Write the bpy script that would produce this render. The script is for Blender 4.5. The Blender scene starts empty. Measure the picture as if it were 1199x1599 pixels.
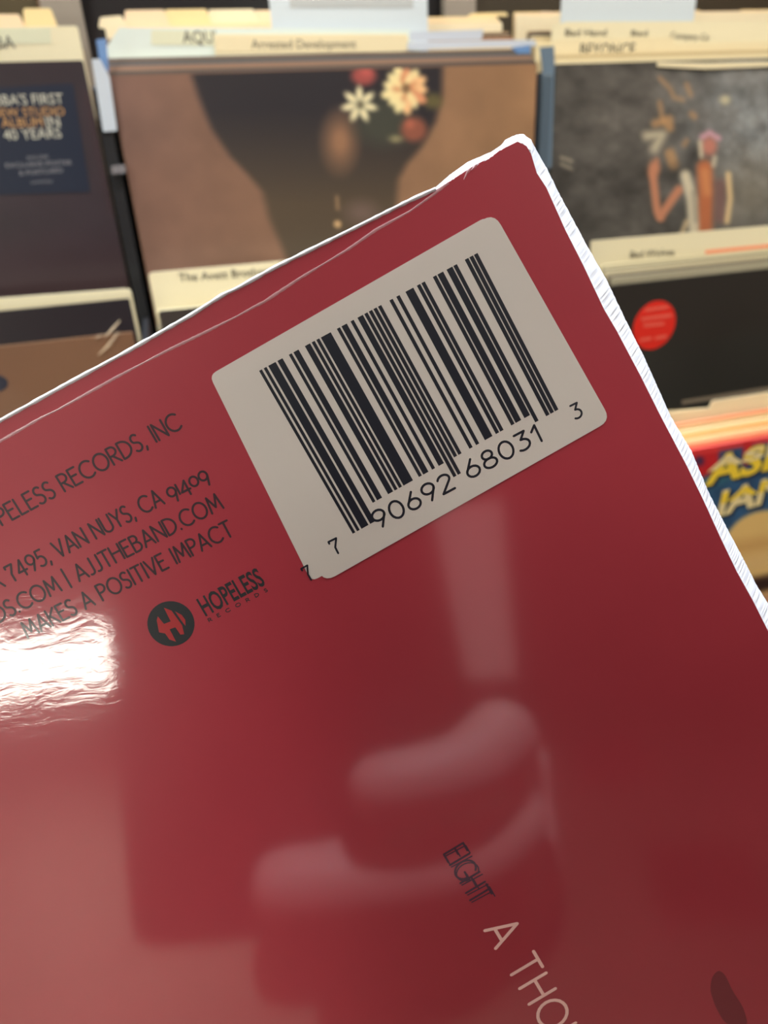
import bpy, bmesh, math, random
import numpy as np
from mathutils import Vector, Matrix

random.seed(7)
SC = bpy.context.scene
COL = SC.collection

# ------------------------------------------------------------------ camera
F, CX, CY = 1109.0, 599.5, 799.5            # focal length and centre for a 1199 x 1599 frame
LEAN = math.radians(27)                     # how far the filed sleeves lean back
_r = np.array([.959, -.170, .228]); _r /= np.linalg.norm(_r)
_d = np.array([.051, .891, .451]); _d -= _r * (_d @ _r); _d /= np.linalg.norm(_d)
_n = np.cross(_r, _d)
RB = np.stack([_r, _d, _n])                 # camera axes -> rack axes (along, down the sleeves, into the stack)
CB = np.array([18.877, 55.185, -583.55])    # camera in rack millimetres
SL, CL = math.sin(LEAN), math.cos(LEAN)
Z0 = 1.0                                    # height of the top tier sleeves above the floor, m


def bw(U, V, W):
    """rack millimetres (along, down the sleeve, into the stack) -> world metres"""
    return Vector((U / 1000, (-V * SL + W * CL) / 1000, Z0 + (-V * CL - W * SL) / 1000))


def bdir(v):
    return Vector((v[0], -v[1] * SL + v[2] * CL, -v[1] * CL - v[2] * SL))


def cw(q):
    """camera millimetres (right, down, forward) -> world metres"""
    b = RB @ np.array(q, float) + CB
    return bw(*b)


def at(x, y, W=0.0):
    """point of a photo pixel on the sleeve plane W, in rack millimetres"""
    D = RB @ np.array([x - CX, y - CY, F]); t = (W - CB[2]) / D[2]
    P = CB + t * D
    return P[0], P[1]


def proj(U, V, W):
    q = RB.T @ (np.array([U, V, W]) - CB)
    return q[0] / q[2] * F + CX, q[1] / q[2] * F + CY


cam = bpy.data.cameras.new('camera'); camo = bpy.data.objects.new('camera', cam); COL.objects.link(camo)
rx, up, bk = bdir(RB @ np.array([1., 0, 0])), bdir(RB @ np.array([0, -1., 0])), bdir(RB @ np.array([0, 0, -1.]))
M = Matrix((rx, up, bk)).transposed().to_4x4(); M.translation = bw(*CB)
camo.matrix_world = M
cam.sensor_fit = 'VERTICAL'; cam.sensor_height = 36; cam.lens = F / 1599 * 36
cam.clip_start = .004; cam.clip_end = 60
cam.dof.use_dof = True; cam.dof.focus_distance = .0945; cam.dof.aperture_fstop = cam.lens / 0.95
SC.camera = camo

# ------------------------------------------------------------------ world, exposure, big lights
W_ = bpy.data.worlds.new('world'); SC.world = W_; W_.use_nodes = True
W_.node_tree.nodes['Background'].inputs[0].default_value = (1, .9, .78, 1)
W_.node_tree.nodes['Background'].inputs[1].default_value = .25
SC.view_settings.view_transform = 'Standard'; SC.view_settings.look = 'None'
SC.view_settings.exposure = 0.06; SC.view_settings.gamma = 1; SC.view_settings.use_curve_mapping = False
PANEL_EMIT = 24.0
SPOT_W = 60.0


def spot(loc, aim, power, color=(1, .86, .66), size=80, radius=.06):
    l = bpy.data.lights.new('spot_lamp', 'SPOT'); l.energy = power; l.color = color
    l.spot_size = math.radians(size); l.spot_blend = .6; l.shadow_soft_size = radius
    o = bpy.data.objects.new('spot_lamp', l); COL.objects.link(o); o.location = loc
    o.rotation_euler = (Vector(aim) - Vector(loc)).to_track_quat('-Z', 'Y').to_euler()
    return o


SPOTS = [((-.42, .02, 2.72), (-.25, .0, .9), SPOT_W * .8, (1, .96, .90), 38),
         ((.22, .02, 2.72), (.18, -.02, .9), SPOT_W, (1, .95, .88), 38),
         ((.82, .02, 2.72), (.52, -.2, .82), SPOT_W * 1.35, (1, .93, .82), 44),
         ((.62, 1.15, 2.72), (.03, -.42, 1.22), 540, (.78, .88, 1), 30)]  # last one: added cool lamp that whitens the red record's film edges
for loc, aim, p, c, size in SPOTS:
    spot(loc, aim, p, c, size)


# ------------------------------------------------------------------ helpers
def lin(c):
    return tuple(((v / 255) / 12.92 if v / 255 <= .04045 else ((v / 255 + .055) / 1.055) ** 2.4) for v in c)


MATS = {}


def mat(name, rgb=None, rough=.5, coat=0., coat_rough=.08, metal=0., emit=0., vcol=False, noise=None, trans=0., alpha=1.0, bump=None, spec=.5, sss=0):
    if name in MATS: return MATS[name]
    m = bpy.data.materials.new(name); m.use_nodes = True; MATS[name] = m
    nt = m.node_tree; b = nt.nodes['Principled BSDF']
    c = lin(rgb) if rgb else (.5, .5, .5)
    b.inputs['Base Color'].default_value = (*c, 1)
    b.inputs['Roughness'].default_value = rough
    b.inputs['Metallic'].default_value = metal
    b.inputs['Coat Weight'].default_value = coat
    b.inputs['Coat Roughness'].default_value = coat_rough
    b.inputs['Specular IOR Level'].default_value = spec
    b.inputs['Transmission Weight'].default_value = trans
    b.inputs['Alpha'].default_value = alpha
    if sss:
        b.inputs['Subsurface Weight'].default_value = sss; b.inputs['Subsurface Radius'].default_value = (.01, .004, .002)
    if emit:
        b.inputs['Emission Color'].default_value = (*c, 1); b.inputs['Emission Strength'].default_value = emit
    if vcol:
        a = nt.nodes.new('ShaderNodeVertexColor'); a.layer_name = 'print'
        nt.links.new(a.outputs[0], b.inputs['Base Color'])
    elif noise:
        sc, amt = noise
        tc = nt.nodes.new('ShaderNodeTexCoord'); n = nt.nodes.new('ShaderNodeTexNoise'); n.inputs['Scale'].default_value = sc
        n.inputs['Detail'].default_value = 5
        r = nt.nodes.new('ShaderNodeMapRange'); r.inputs['To Min'].default_value = 1 - amt; r.inputs['To Max'].default_value = 1 + amt
        mx = nt.nodes.new('ShaderNodeVectorMath'); mx.operation = 'SCALE'; mx.inputs[0].default_value = c
        nt.links.new(tc.outputs['Object'], n.inputs['Vector']); nt.links.new(n.outputs['Fac'], r.inputs['Value'])
        nt.links.new(r.outputs[0], mx.inputs['Scale']); nt.links.new(mx.outputs[0], b.inputs['Base Color'])
    if bump:
        sc, st, dist = bump
        tc = nt.nodes.new('ShaderNodeTexCoord'); n = nt.nodes.new('ShaderNodeTexNoise'); n.inputs['Scale'].default_value = sc
        bp = nt.nodes.new('ShaderNodeBump'); bp.inputs['Strength'].default_value = st; bp.inputs['Distance'].default_value = dist
        nt.links.new(tc.outputs['Object'], n.inputs['Vector']); nt.links.new(n.outputs['Fac'], bp.inputs['Height'])
        nt.links.new(bp.outputs[0], b.inputs['Normal']); nt.links.new(bp.outputs[0], b.inputs['Coat Normal'])
    return m


WORLD = {}


def tag(o, label=None, cat=None, group=None, kind=None):
    if label: o['label'] = label
    if cat: o['category'] = cat
    if group: o['group'] = group
    if kind: o['kind'] = kind
    return o


def thing(name, loc, label=None, cat=None, group=None, kind=None):
    o = bpy.data.objects.new(name, None); COL.objects.link(o); o.location = loc; o.empty_display_size = .02
    WORLD[o.name] = Vector(loc)
    return tag(o, label, cat, group, kind)


def obj(name, verts, faces, m, parent=None, smooth=False, cols=None, origin=None):
    """one mesh object from world-space vertices; its origin goes to the middle of its vertices"""
    vs = np.array([tuple(v) for v in verts]); c = Vector(origin) if origin is not None else Vector((vs.min(0) + vs.max(0)) / 2)
    me = bpy.data.meshes.new(name); me.from_pydata((vs - np.array(c)).tolist(), [], faces)
    if m is not None: me.materials.append(m)
    if cols is not None:
        ca = me.color_attributes.new('print', 'FLOAT_COLOR', 'POINT')
        arr = np.ones((len(vs), 4), np.float32); arr[:, :3] = cols; ca.data.foreach_set('color', arr.ravel())
    if smooth: me.polygons.foreach_set('use_smooth', [True] * len(me.polygons))
    me.update()
    o = bpy.data.objects.new(name, me); COL.objects.link(o)
    WORLD[o.name] = c
    if parent is not None:
        o.parent = parent; o.location = c - WORLD[parent.name]
    else:
        o.location = c
    return o


def prism(poly, z0, z1, mapf):
    """polygon (a, b) extruded from z0 to z1 through mapf(a, b, z)"""
    n = len(poly)
    v = [mapf(a, b, z0) for a, b in poly] + [mapf(a, b, z1) for a, b in poly]
    f = [list(range(n)), list(range(2 * n - 1, n - 1, -1))] + [[i, i + n, (i + 1) % n + n, (i + 1) % n] for i in range(n)]
    return v, f


def rrect(a0, b0, a1, b1, r=1.5, k=3):
    out = []
    for cx, cy, s in ((a1 - r, b0 + r, -90), (a1 - r, b1 - r, 0), (a0 + r, b1 - r, 90), (a0 + r, b0 + r, 180)):
        for i in range(k + 1):
            t = math.radians(s + 90 * i / k); out.append((cx + r * math.cos(t), cy + r * math.sin(t)))
    return out


def rpoly(pts, r=1.5, k=3):
    """round every corner of a polygon"""
    out = []; n = len(pts)
    for i in range(n):
        p, a, b = Vector(pts[i]), Vector(pts[i - 1]), Vector(pts[(i + 1) % n])
        da, db = (a - p), (b - p); q = min(r, da.length * .45, db.length * .45)
        pa, pb = p + da.normalized() * q, p + db.normalized() * q
        for j in range(k + 1):
            t = j / k; out.append(tuple(pa * (1 - t) ** 2 + p * 2 * t * (1 - t) + pb * t * t))
    return out


def boxw(x0, y0, z0, x1, y1, z1):
    v = [(x, y, z) for z in (z0, z1) for y in (y0, y1) for x in (x0, x1)]
    f = [(0, 2, 3, 1), (4, 5, 7, 6), (0, 1, 5, 4), (2, 6, 7, 3), (0, 4, 6, 2), (1, 3, 7, 5)]
    return v, f


def boxb(U0, V0, W0, U1, V1, W1):
    v, f = boxw(U0, V0, W0, U1, V1, W1)
    return [bw(*p) for p in v], f


def merge(parts):
    V, Fc = [], []
    for v, f in parts:
        k = len(V); V += list(v); Fc += [[i + k for i in q] for q in f]
    return V, Fc


# ------------------------------------------------------------------ room
wallm = mat('wall_paint', (150, 120, 96), .8, noise=(3, .12))
palem = mat('pale_plaster', (240, 226, 216), .8, noise=(3, .06))
ceilm = mat('ceiling_paint', (112, 88, 70), .85, noise=(4, .1))
floorm = mat('floor_boards', (96, 66, 46), .5, noise=(9, .2))
X0, X1, Y0, Y1, H = -3.9, 3.2, -5.2, 2.3, 3.0
for nm, b, m in (('floor', (X0, Y0, -.1, X1, Y1, 0), floorm), ('ceiling', (X0, Y0, H, X1, Y1, H + .1), ceilm),
                 ('wall_left', (X0 - .1, Y0, 0, X0, Y1, H), wallm), ('wall_right', (X1, Y0, 0, X1 + .1, Y1, H), wallm),
                 ('wall_front', (X0, Y1, 0, X1, Y1 + .1, H), wallm), ('wall_back', (X0, Y0 - .1, 0, X1, Y0, H), palem)):
    tag(obj(nm, *boxw(*b), m), kind='structure')
for i, (a, b) in enumerate((((X0, Y0, 0), (X1, Y0 + .02, .12)), ((X0, Y1 - .02, 0), (X1, Y1, .12)))):
    tag(obj('baseboard_' + ('back', 'front')[i], *boxw(*a, *b), mat('skirting_paint', (70, 52, 42), .6)), kind='structure')

diff = mat('lamp_diffuser', (252, 252, 238), .5, emit=PANEL_EMIT)
framem = mat('lamp_frame', (225, 222, 214), .4)


def ceiling_light(x, y, w, d, label, rot=0, m=None):
    z = H; t = thing('ceiling_light', (x, y, z), label, 'light', 'ceiling lights')
    fr = merge([boxw(x - w / 2 - .03, y - d / 2 - .03, z - .05, x - w / 2, y + d / 2 + .03, z), boxw(x + w / 2, y - d / 2 - .03, z - .05, x + w / 2 + .03, y + d / 2 + .03, z),
                boxw(x - w / 2, y - d / 2 - .03, z - .05, x + w / 2, y - d / 2, z), boxw(x - w / 2, y + d / 2, z - .05, x + w / 2, y + d / 2 + .03, z)])
    obj('frame', *fr, framem, t)
    obj('diffuser', *boxw(x - w / 2, y - d / 2, z - .03, x + w / 2, y + d / 2, z - .02), m or diff, t)
    return t


# ------------------------------------------------------------------ the rack
black = mat('black_lacquer', (22, 23, 28), .45, coat=.3)
steel = mat('grey_upright', (150, 140, 130), .5)
PITCH = 331.0
CELLS = (-1, 0, 1)
TIERS = {1: (0., 0.), 2: (-100., 150.), 3: (-200., 250.), 0: (103., -152.)}   # front plane W, sleeve top V
rack = thing('record_rack', bw(150, 600, 0), 'black tiered display rack holding the rows of filed records', 'rack')
UA, UB = -1.06 * PITCH - 15, 2 * PITCH + 12
for k, (w0, v0) in TIERS.items():
    # level shelf board under the sleeves, from just in front of the tier to its back panel
    vb = v0 + 316.5
    zf = bw(0, vb, w0 + 3).z - .0015
    yf = bw(0, vb, w0 - 14).y; yb = yf + .125
    obj('shelf', *boxw(UA / 1000, yf, zf - .012, UB / 1000, yb, zf), black, rack)
    obj('front_lip', *boxw(UA / 1000, yf - .008, zf - .012, UB / 1000, yf, zf + .03), black, rack)
for k, (w0, v0) in TIERS.items():
    if k == 0: continue
    obj('back_panel', *boxb(UA, v0 + 26, w0 + 91, UB, v0 + 250, w0 + 94), black, rack)
    for j in (-1, 0, 1, 2):
        U = PITCH * j - (8 if k == 1 else 6); hw = 4 if k == 1 else 2
        m = black if j != 1 else mat('slate_plastic', (84, 98, 112), .35, coat=.5)
        v, f = prism(rrect(v0 + 6, w0 - 3, v0 + 300, w0 + 88, 3), U - hw, U + hw, lambda a, b, z: bw(z, a, b))
        obj('compartment_wall', v, f, m, rack)
for x in (100, 715):
    U, _ = at(x, 30, 96); obj('upright', *boxb(U - 14, -240, 90.5, U + 14, 20, 99), steel, rack)
# feet of the rack down to the floor
for U in (UA - 6, UB - 14):
    p = bw(U, 500, 0)
    obj('side_leg', *boxw(p.x, -.32, 0, p.x + .02, -.02, bw(0, 470, -100).z - .02), black, rack)
yb0 = bw(0, 164.5, 106).y
obj('rear_frame', *boxw(UA / 1000, yb0 + .1, 0, UB / 1000, yb0 + .12, bw(0, 166, 106).z - .02), black, rack)
obj('cross_rail', *boxw(UA / 1000, -.35, .25, UB / 1000, yb0 + .1, .28), black, rack)

# ------------------------------------------------------------------ filed sleeves
EDGE = [(206, 178, 138), (168, 140, 108), (96, 84, 76), (226, 206, 170), (150, 98, 66), (70, 66, 70), (214, 160, 108), (124, 112, 104), (190, 182, 168)]
_sl = {}
ORD = ('first', 'second', 'third', 'fourth', 'fifth', 'sixth', 'seventh', 'eighth', 'ninth', 'tenth', 'eleventh', 'twelfth')
fronts = {(1, -1): 'maroon', (1, 0): 'brown silhouette', (1, 1): 'smoky grey', (2, -1): 'plain brown', (2, 0): 'charcoal', (2, 1): 'black red-stickered', (3, -1): 'navy', (3, 0): 'olive', (3, 1): 'comic style'}


def cname(c):
    r, g, b = c
    if r > 215 and g < 185: return 'orange toned'
    if r > 215: return 'cream'
    if r > 180: return 'tan' if g < 190 else 'beige'
    if r - b > 40: return 'brown'
    return 'dark grey' if r < 90 else 'grey'




def sleeve(name, U, V, W, m, parent=None, t=2.6, s=315.0):
    key = (m.name, t)
    if key not in _sl:
        v, f = prism(rrect(0, 0, s, s, 1.2, 2), 0, t, lambda a, b, z: bdir((a / 1000, b / 1000, z / 1000)))
        o = obj(name, v, f, m, parent, origin=(0, 0, 0)); _sl[key] = o.data
    else:
        o = bpy.data.objects.new(name, _sl[key]); COL.objects.link(o)
        if parent is not None: o.parent = parent
    p = bw(U, V, W); WORLD[o.name] = p
    o.location = p - (WORLD[parent.name] if parent is not None else Vector())
    return o


def paint(name, U0, V0, U1, V1, W, fn, parent, n=150, m=None):
    """flat printed sheet: FN(px, py) gives sRGB 0-255 for arrays of photo coordinates of the points of the sheet"""
    us = np.linspace(U0, U1, n); vs = np.linspace(V0, V1, n); UU, VV = np.meshgrid(us, vs)
    P = np.stack([UU.ravel(), VV.ravel(), np.full(UU.size, W)]) - CB[:, None]; q = RB.T @ P
    x, y = q[0] / q[2] * F + CX, q[1] / q[2] * F + CY
    c = np.clip(fn(x, y), 0, 255) / 255; c = np.where(c <= .04045, c / 12.92, ((c + .055) / 1.055) ** 2.4)
    v = [bw(a, b, W) for a, b in zip(UU.ravel(), VV.ravel())]
    f = [(i * n + j, i * n + j + 1, (i + 1) * n + j + 1, (i + 1) * n + j) for i in range(n - 1) for j in range(n - 1)]
    return obj(name, v, f, m or mat('printed_cover', None, .42, coat=.6, coat_rough=.16, vcol=True), parent, cols=c)


def sm(d, s):            # 1 inside (d<0), 0 outside, soft over s
    return np.clip(.5 - d / (2 * s), 0, 1)


def ell(x, y, cx, cy, rx, ry, ang=0):
    a = math.radians(ang); X, Y = x - cx, y - cy
    return (np.hypot((X * math.cos(a) + Y * math.sin(a)) / rx, (-X * math.sin(a) + Y * math.cos(a)) / ry) - 1) * min(rx, ry)


def cap(x, y, pts, r):
    d = np.full(x.shape, 1e9)
    for (ax, ay), (bx, by) in zip(pts, pts[1:]):
        t = np.clip(((x - ax) * (bx - ax) + (y - ay) * (by - ay)) / max((bx - ax) ** 2 + (by - ay) ** 2, 1e-6), 0, 1)
        d = np.minimum(d, np.hypot(x - ax - t * (bx - ax), y - ay - t * (by - ay)))
    return d - r


def mix(c, rgb, k):
    return c * (1 - k[:, None]) + np.array(rgb, float) * k[:, None]


_rs = np.random.RandomState(3)
_NG = _rs.rand(64, 64)


def vnoise(x, y):
    x = x % 64; y = y % 64; xi = x.astype(int); yi = y.astype(int); fx = x - xi; fy = y - yi
    fx = fx * fx * (3 - 2 * fx); fy = fy * fy * (3 - 2 * fy)
    g = lambda a, b: _NG[b % 64, a % 64]
    return (g(xi, yi) * (1 - fx) + g(xi + 1, yi) * fx) * (1 - fy) + (g(xi, yi + 1) * (1 - fx) + g(xi + 1, yi + 1) * fx) * fy


def fbm(x, y):
    return vnoise(x, y) * .5 + vnoise(x * 2.1 + 7, y * 2.1 + 3) * .3 + vnoise(x * 4.3 + 1, y * 4.3 + 9) * .2


def text2d(s, bold=0.0):
    """outline text from the built-in font -> (verts2d scaled to width 1 / cap height 1, faces, width over height)"""
    cu = bpy.data.curves.new('t', 'FONT'); cu.body = s; cu.resolution_u = 3; cu.offset = bold
    o = bpy.data.objects.new('t', cu); COL.objects.link(o); bpy.context.view_layer.update()
    me = o.evaluated_get(bpy.context.evaluated_depsgraph_get()).to_mesh()
    v = np.array([tuple(p.co)[:2] for p in me.vertices]); f = [list(p.vertices) for p in me.polygons]
    o.evaluated_get(bpy.context.evaluated_depsgraph_get()).to_mesh_clear()
    bpy.data.objects.remove(o); bpy.data.curves.remove(cu)
    caph = .729 * .95
    v[:, 0] -= v[:, 0].min(); return v / [v[:, 0].max(), caph], f


def bintext(name, s, p0, p1, cap_px, W, m, parent, z=-.35, slant=0, bold=0.):
    """built-in-font text on the plane W whose baseline runs between the photo pixels p0 and p1"""
    v, f = text2d(s, bold)
    a, b = Vector(at(*p0, W)), Vector(at(*p1, W)); e = b - a
    up_ = Vector((e.y, -e.x)).normalized(); sc = (Vector(at(p0[0], p0[1] - cap_px, W)) - a).length
    vv = []
    for x, y in v:
        q = a + e * x + up_ * (y * sc) + e.normalized() * (y * sc * slant); vv.append(bw(q.x, q.y, W + z))
    return obj(name, vv, f, m, parent)


# ---- artwork of the front covers
def art_centre(x, y):
    t = np.clip((x - 170) / 670, 0, 1)
    c = np.array([118, 88, 78.])[None] * (1 - t[:, None]) + np.array([158, 120, 88.])[None] * t[:, None]
    c = c * (.9 + .2 * fbm(x / 70, y / 70))[:, None]
    L = np.interp(y, [60, 110, 150, 200, 245, 270, 300, 340, 385, 430, 900], [288, 297, 310, 330, 360, 385, 410, 420, 440, 458, 560])
    Rr = np.interp(y, [60, 150, 190, 230, 255, 280, 330, 430, 900], [692, 690, 680, 658, 636, 622, 618, 630, 660])
    k = sm(np.maximum(L - x, x - Rr), 7)
    dark = np.array([44, 41, 46.])[None] + np.array([40, 30, 12.])[None] * np.clip((y - 170) / 150, 0, 1)[:, None]
    c = c * (1 - k[:, None]) + dark * k[:, None]
    c = mix(c, (172, 124, 92), sm(ell(x, y, 531, 220, 22, 36), 16) * .8)
    c = mix(c, (70, 72, 62), sm(ell(x, y, 600, 190, 45, 38), 14) * .8)
    c = mix(c, (112, 102, 62), sm(ell(x, y, 676, 158, 14, 12), 6) * .8)
    c = mix(c, (158, 78, 74), sm(ell(x, y, 568, 118, 19, 15), 5)); c = mix(c, (200, 96, 90), sm(ell(x, y, 572, 113, 8, 6), 4) * .7)
    c = mix(c, (142, 84, 68), sm(ell(x, y, 646, 202, 20, 19), 6)); c = mix(c, (190, 106, 84), sm(ell(x, y, 640, 194, 7, 7), 4) * .7)
    c = mix(c, (150, 140, 104), sm(ell(x, y, 618, 217, 9, 5), 4))
    for i in range(13):
        a = 2 * math.pi * i / 13; rr = 21 + 3 * math.sin(i * 2.3)
        col = [(240, 190, 138), (222, 150, 110), (238, 214, 160)][(i * 7) % 3]
        if math.cos(a) < -.2: col = (240, 222, 166)
        c = mix(c, col, sm(ell(x, y, 632 + rr * math.cos(a), 140 + rr * math.sin(a) * 1.12, 14, 8, math.degrees(a)), 2.5))
    for i in range(9):
        a = 2 * math.pi * i / 9 + .3
        c = mix(c, [(214, 150, 108), (244, 220, 162)][i % 2], sm(ell(x, y, 632 + 11 * math.cos(a), 138 + 12 * math.sin(a), 9, 5, math.degrees(a)), 2.5) * .9)
    c = mix(c, (120, 92, 66), sm(ell(x, y, 634, 138, 6, 7), 3))
    for i in range(7):
        a = 2 * math.pi * i / 7 - math.pi / 2
        c = mix(c, (232, 220, 178), sm(ell(x, y, 561 + 16 * math.cos(a), 163 + 16 * math.sin(a), 12, 5.5, math.degrees(a)), 2.5))
    c = mix(c, (104, 98, 78), sm(ell(x, y, 563, 164, 5, 6), 3))
    c = mix(c, (120, 98, 92), sm(ell(x, y, 565, 332, 22, 16), 12) * .7)
    c = mix(c, (190, 150, 110), sm(cap(x, y, [(526, 308), (527, 326)], 2), 3) * .7); c = mix(c, (220, 180, 130), sm(ell(x, y, 527, 350, 5, 5), 3))
    return c


def art_right(x, y):
    s = fbm(x / 38, y / 30); s2 = fbm(x / 14 + 9, y / 20)
    t = np.clip((x - 1010) / 150, 0, 1) * np.clip(1.3 - abs(y - 210) / 160, 0, 1)
    c = np.array([92, 88, 84.])[None] * (.6 + .7 * s)[:, None] + np.array([56, 62, 66.])[None] * (t * (s2 + .35))[:, None]
    c = mix(c, (124, 112, 92), sm(ell(x, y, 1170, 300, 50, 50), 40) * .5)
    for yy in (150, 172, 190, 212): c = mix(c, (120, 112, 104), sm(cap(x, y, [(900, yy + 3), (945, yy - 2)], 2), 4) * .35 * (s2 > .35))
    c = mix(c, (204, 190, 164), sm(cap(x, y, [(876, 246), (893, 252)], 1.5), 2.5) * .8); c = mix(c, (204, 190, 164), sm(cap(x, y, [(876, 256), (893, 264)], 1.5), 2.5) * .7)
    o = (196, 150, 104)
    for p, r in (([(1030, 122), (1046, 138), (1052, 152), (1066, 156)], 2.5), ([(1072, 132), (1078, 148)], 3), ([(1080, 178), (1084, 182)], 4), ([(1030, 160), (1033, 180), (1040, 196)], 3),
                 ([(1023, 193), (1045, 186), (1046, 200)], 6), ([(1068, 226), (1072, 220)], 3), ([(1046, 240), (1052, 258)], 8)):
        c = mix(c, o, sm(cap(x, y, p, r), 4) * .75)
    c = mix(c, (214, 200, 170), sm(cap(x, y, [(1010, 212), (1034, 210), (1022, 232)], 7), 6) * .8)
    c = mix(c, (48, 46, 44), sm(cap(x, y, [(1052, 275), (1075, 262), (1085, 240)], 12), 10) * .6)
    sk = (200, 136, 106)
    c = mix(c, sk, sm(cap(x, y, [(1019, 272), (1026, 330), (1031, 340)], 6), 3)); c = mix(c, sk, sm(cap(x, y, [(1031, 338), (1060, 296)], 6.5), 3))
    c = mix(c, sk, sm(ell(x, y, 1021, 264, 9, 14, 10), 4)); c = mix(c, sk, sm(cap(x, y, [(1024, 256), (1026, 248)], 2), 2))
    c = mix(c, (190, 112, 76), sm(cap(x, y, [(1100, 262), (1102, 300), (1100, 368)], 12), 5)); c = mix(c, (220, 150, 100), sm(cap(x, y, [(1100, 268), (1104, 300)], 6), 6) * .8)
    c = mix(c, (216, 204, 178), sm(cap(x, y, [(1070, 274), (1080, 310), (1084, 372)], 8), 4)); c = mix(c, (150, 140, 126), sm(cap(x, y, [(1082, 300), (1086, 345)], 2.5), 3) * .8)
    c = mix(c, (132, 96, 92), sm(cap(x, y, [(1124, 288), (1124, 340)], 9), 6) * .8)
    c = mix(c, (228, 196, 148), sm(cap(x, y, [(1137, 272), (1140, 310), (1135, 346)], 4), 3)); c = mix(c, (216, 190, 150), sm(cap(x, y, [(1072, 346), (1064, 366)], 3), 3))
    c = mix(c, (196, 128, 112), sm(ell(x, y, 1107, 228, 12, 15), 5)); c = mix(c, (208, 160, 172), sm(cap(x, y, [(1096, 214), (1108, 207), (1122, 216)], 4), 3))
    c = mix(c, (220, 204, 176), sm(cap(x, y, [(1093, 222), (1095, 244)], 3), 3)); c = mix(c, (210, 196, 170), sm(cap(x, y, [(1116, 246), (1114, 258)], 3), 3))
    c = mix(c, (222, 208, 170), sm(ell(x, y, 1132, 156, 8, 7), 4) * .8)
    return c


def art_left(x, y):
    c = np.array([48, 38, 46.])[None] * (.85 + .3 * fbm(x / 60, y / 60))[:, None]
    c = mix(c, (66, 34, 38), sm(cap(x, y, [(140, 150), (178, 330)], 3), 12) * .6)
    return mix(c, (56, 28, 34), sm(400 - y, 50) * .6)


def art_comic(x, y):
    b = (44, 82, 118); c = np.tile(np.array(b, float), (len(x), 1)) * (.8 + .4 * fbm(x / 16, y / 16))[:, None]
    c = mix(c, (60, 130, 130), sm(ell(x, y, 1118, 745, 30, 12, -20), 8) * .6)
    c = mix(c, (196, 36, 44), sm(np.maximum(x - 1130, y - (718 + .0 * x) - 26) + (x - 1100) * .35, 5))
    c = mix(c, (222, 60, 62), sm(cap(x, y, [(1060, 712), (1320, 664)], 4), 2.5))
    c = mix(c, (196, 36, 44), sm(cap(x, y, [(1168, 690), (1166, 720)], 7), 3)); c = mix(c, (196, 36, 44), sm(cap(x, y, [(1135, 715), (1130, 738)], 5), 3))
    c = mix(c, (60, 44, 84), sm(ell(x, y, 1092, 720, 7, 7), 4))
    c = mix(c, (228, 190, 120), sm(ell(x, y, 1200, 865, 72, 68), 3)); c = mix(c, (198, 146, 88), sm(cap(x, y, [(1138, 858), (1260, 838)], 8), 12) * .7)
    c = mix(c, (226, 188, 128), sm(cap(x, y, [(1150, 885), (1280, 860)], 14), 10) * .8)
    c = mix(c, (52, 32, 30), sm(cap(x, y, [(1160, 918), (1300, 890)], 12), 6)); c = mix(c, (206, 148, 110), sm(930 - y + (x - 1190) * -.2, 8))
    return c


# ------------------------------------------------------------------ front covers in the racks
inkw = mat('pale_ink', (200, 198, 184), .5); inkd = mat('dark_ink', (62, 58, 52), .5); inkg = mat('gold_ink', (196, 148, 92), .5)
inkgrey = mat('grey_ink', (132, 132, 140), .5)
darkcard = mat('black_card', (34, 32, 34), .35, coat=.5, coat_rough=.1)


def front(name, cell, tier, label, edge, dU=0., dV=0.):
    w0, v0 = TIERS[tier]; U = PITCH * cell + dU; V = v0 + dV
    t = thing(name, bw(U + 157, V + 315, w0 + 1.5), label, 'record', 'front records of the rack')
    sleeve('sleeve', U, V, w0, edge, t)
    return t, U, V, w0


t, U, V, w0 = front('record', 0, 1, 'brown record cover with dark silhouette and pale flowers, in the top middle bin', mat('brown_card', (120, 88, 70), .5))
paint('cover_print', U + .6, V + .6, U + 314.4, V + 314.4, w0 - .25, art_centre, t, 230)
t, U, V, w0 = front('record', 1, 1, 'smoky grey record cover with small standing figure raising an arm', mat('smoke_card', (84, 80, 74), .5), 0, 1)
paint('cover_print', U + .6, V + .6, U + 314.4, V + 314.4, w0 - .25, art_right, t, 230)
t, U, V, w0 = front('record', -1, 1, 'dark maroon record cover bearing a square navy hype sticker', mat('maroon_card', (46, 34, 40), .4), 2, -9)
paint('cover_print', U + .6, V + .6, U + 314.4, V + 314.4, w0 - .25, art_left, t, 60)
navy = mat('navy_sticker', (20, 30, 52), .45, coat=.4)
pl = [at(*q, 0) for q in ((-90, 142), (114, 130), (141, 300), (-72, 306))]
stk = obj('hype_sticker', *prism(rpoly(pl, 2), -.6, -.3, bw), navy, t)
for s, a, b, h, m in (("ABBA'S FIRST", (-22, 165), (100, 162), 16, inkw), ('NEW STUDIO', (-12, 183), (102, 180), 13, inkg), ('ALBUM', (4, 199), (68, 198), 14, inkg),
                      ('IN', (74, 199), (95, 197), 16, inkw), ('40 YEARS', (8, 219), (97, 215), 16, inkw), ('INCLUDES', (43, 249), (76, 247), 5, inkgrey),
                      ('EXCLUSIVE POSTER', (10, 262), (113, 257), 7, inkgrey), ('& POSTCARD', (31, 274), (99, 269), 7, inkgrey), ('LIMITED', (49, 287), (83, 285), 4, inkgrey)):
    bintext('sticker_lettering', s, a, b, h, 0, m, stk, z=-.7)

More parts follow.
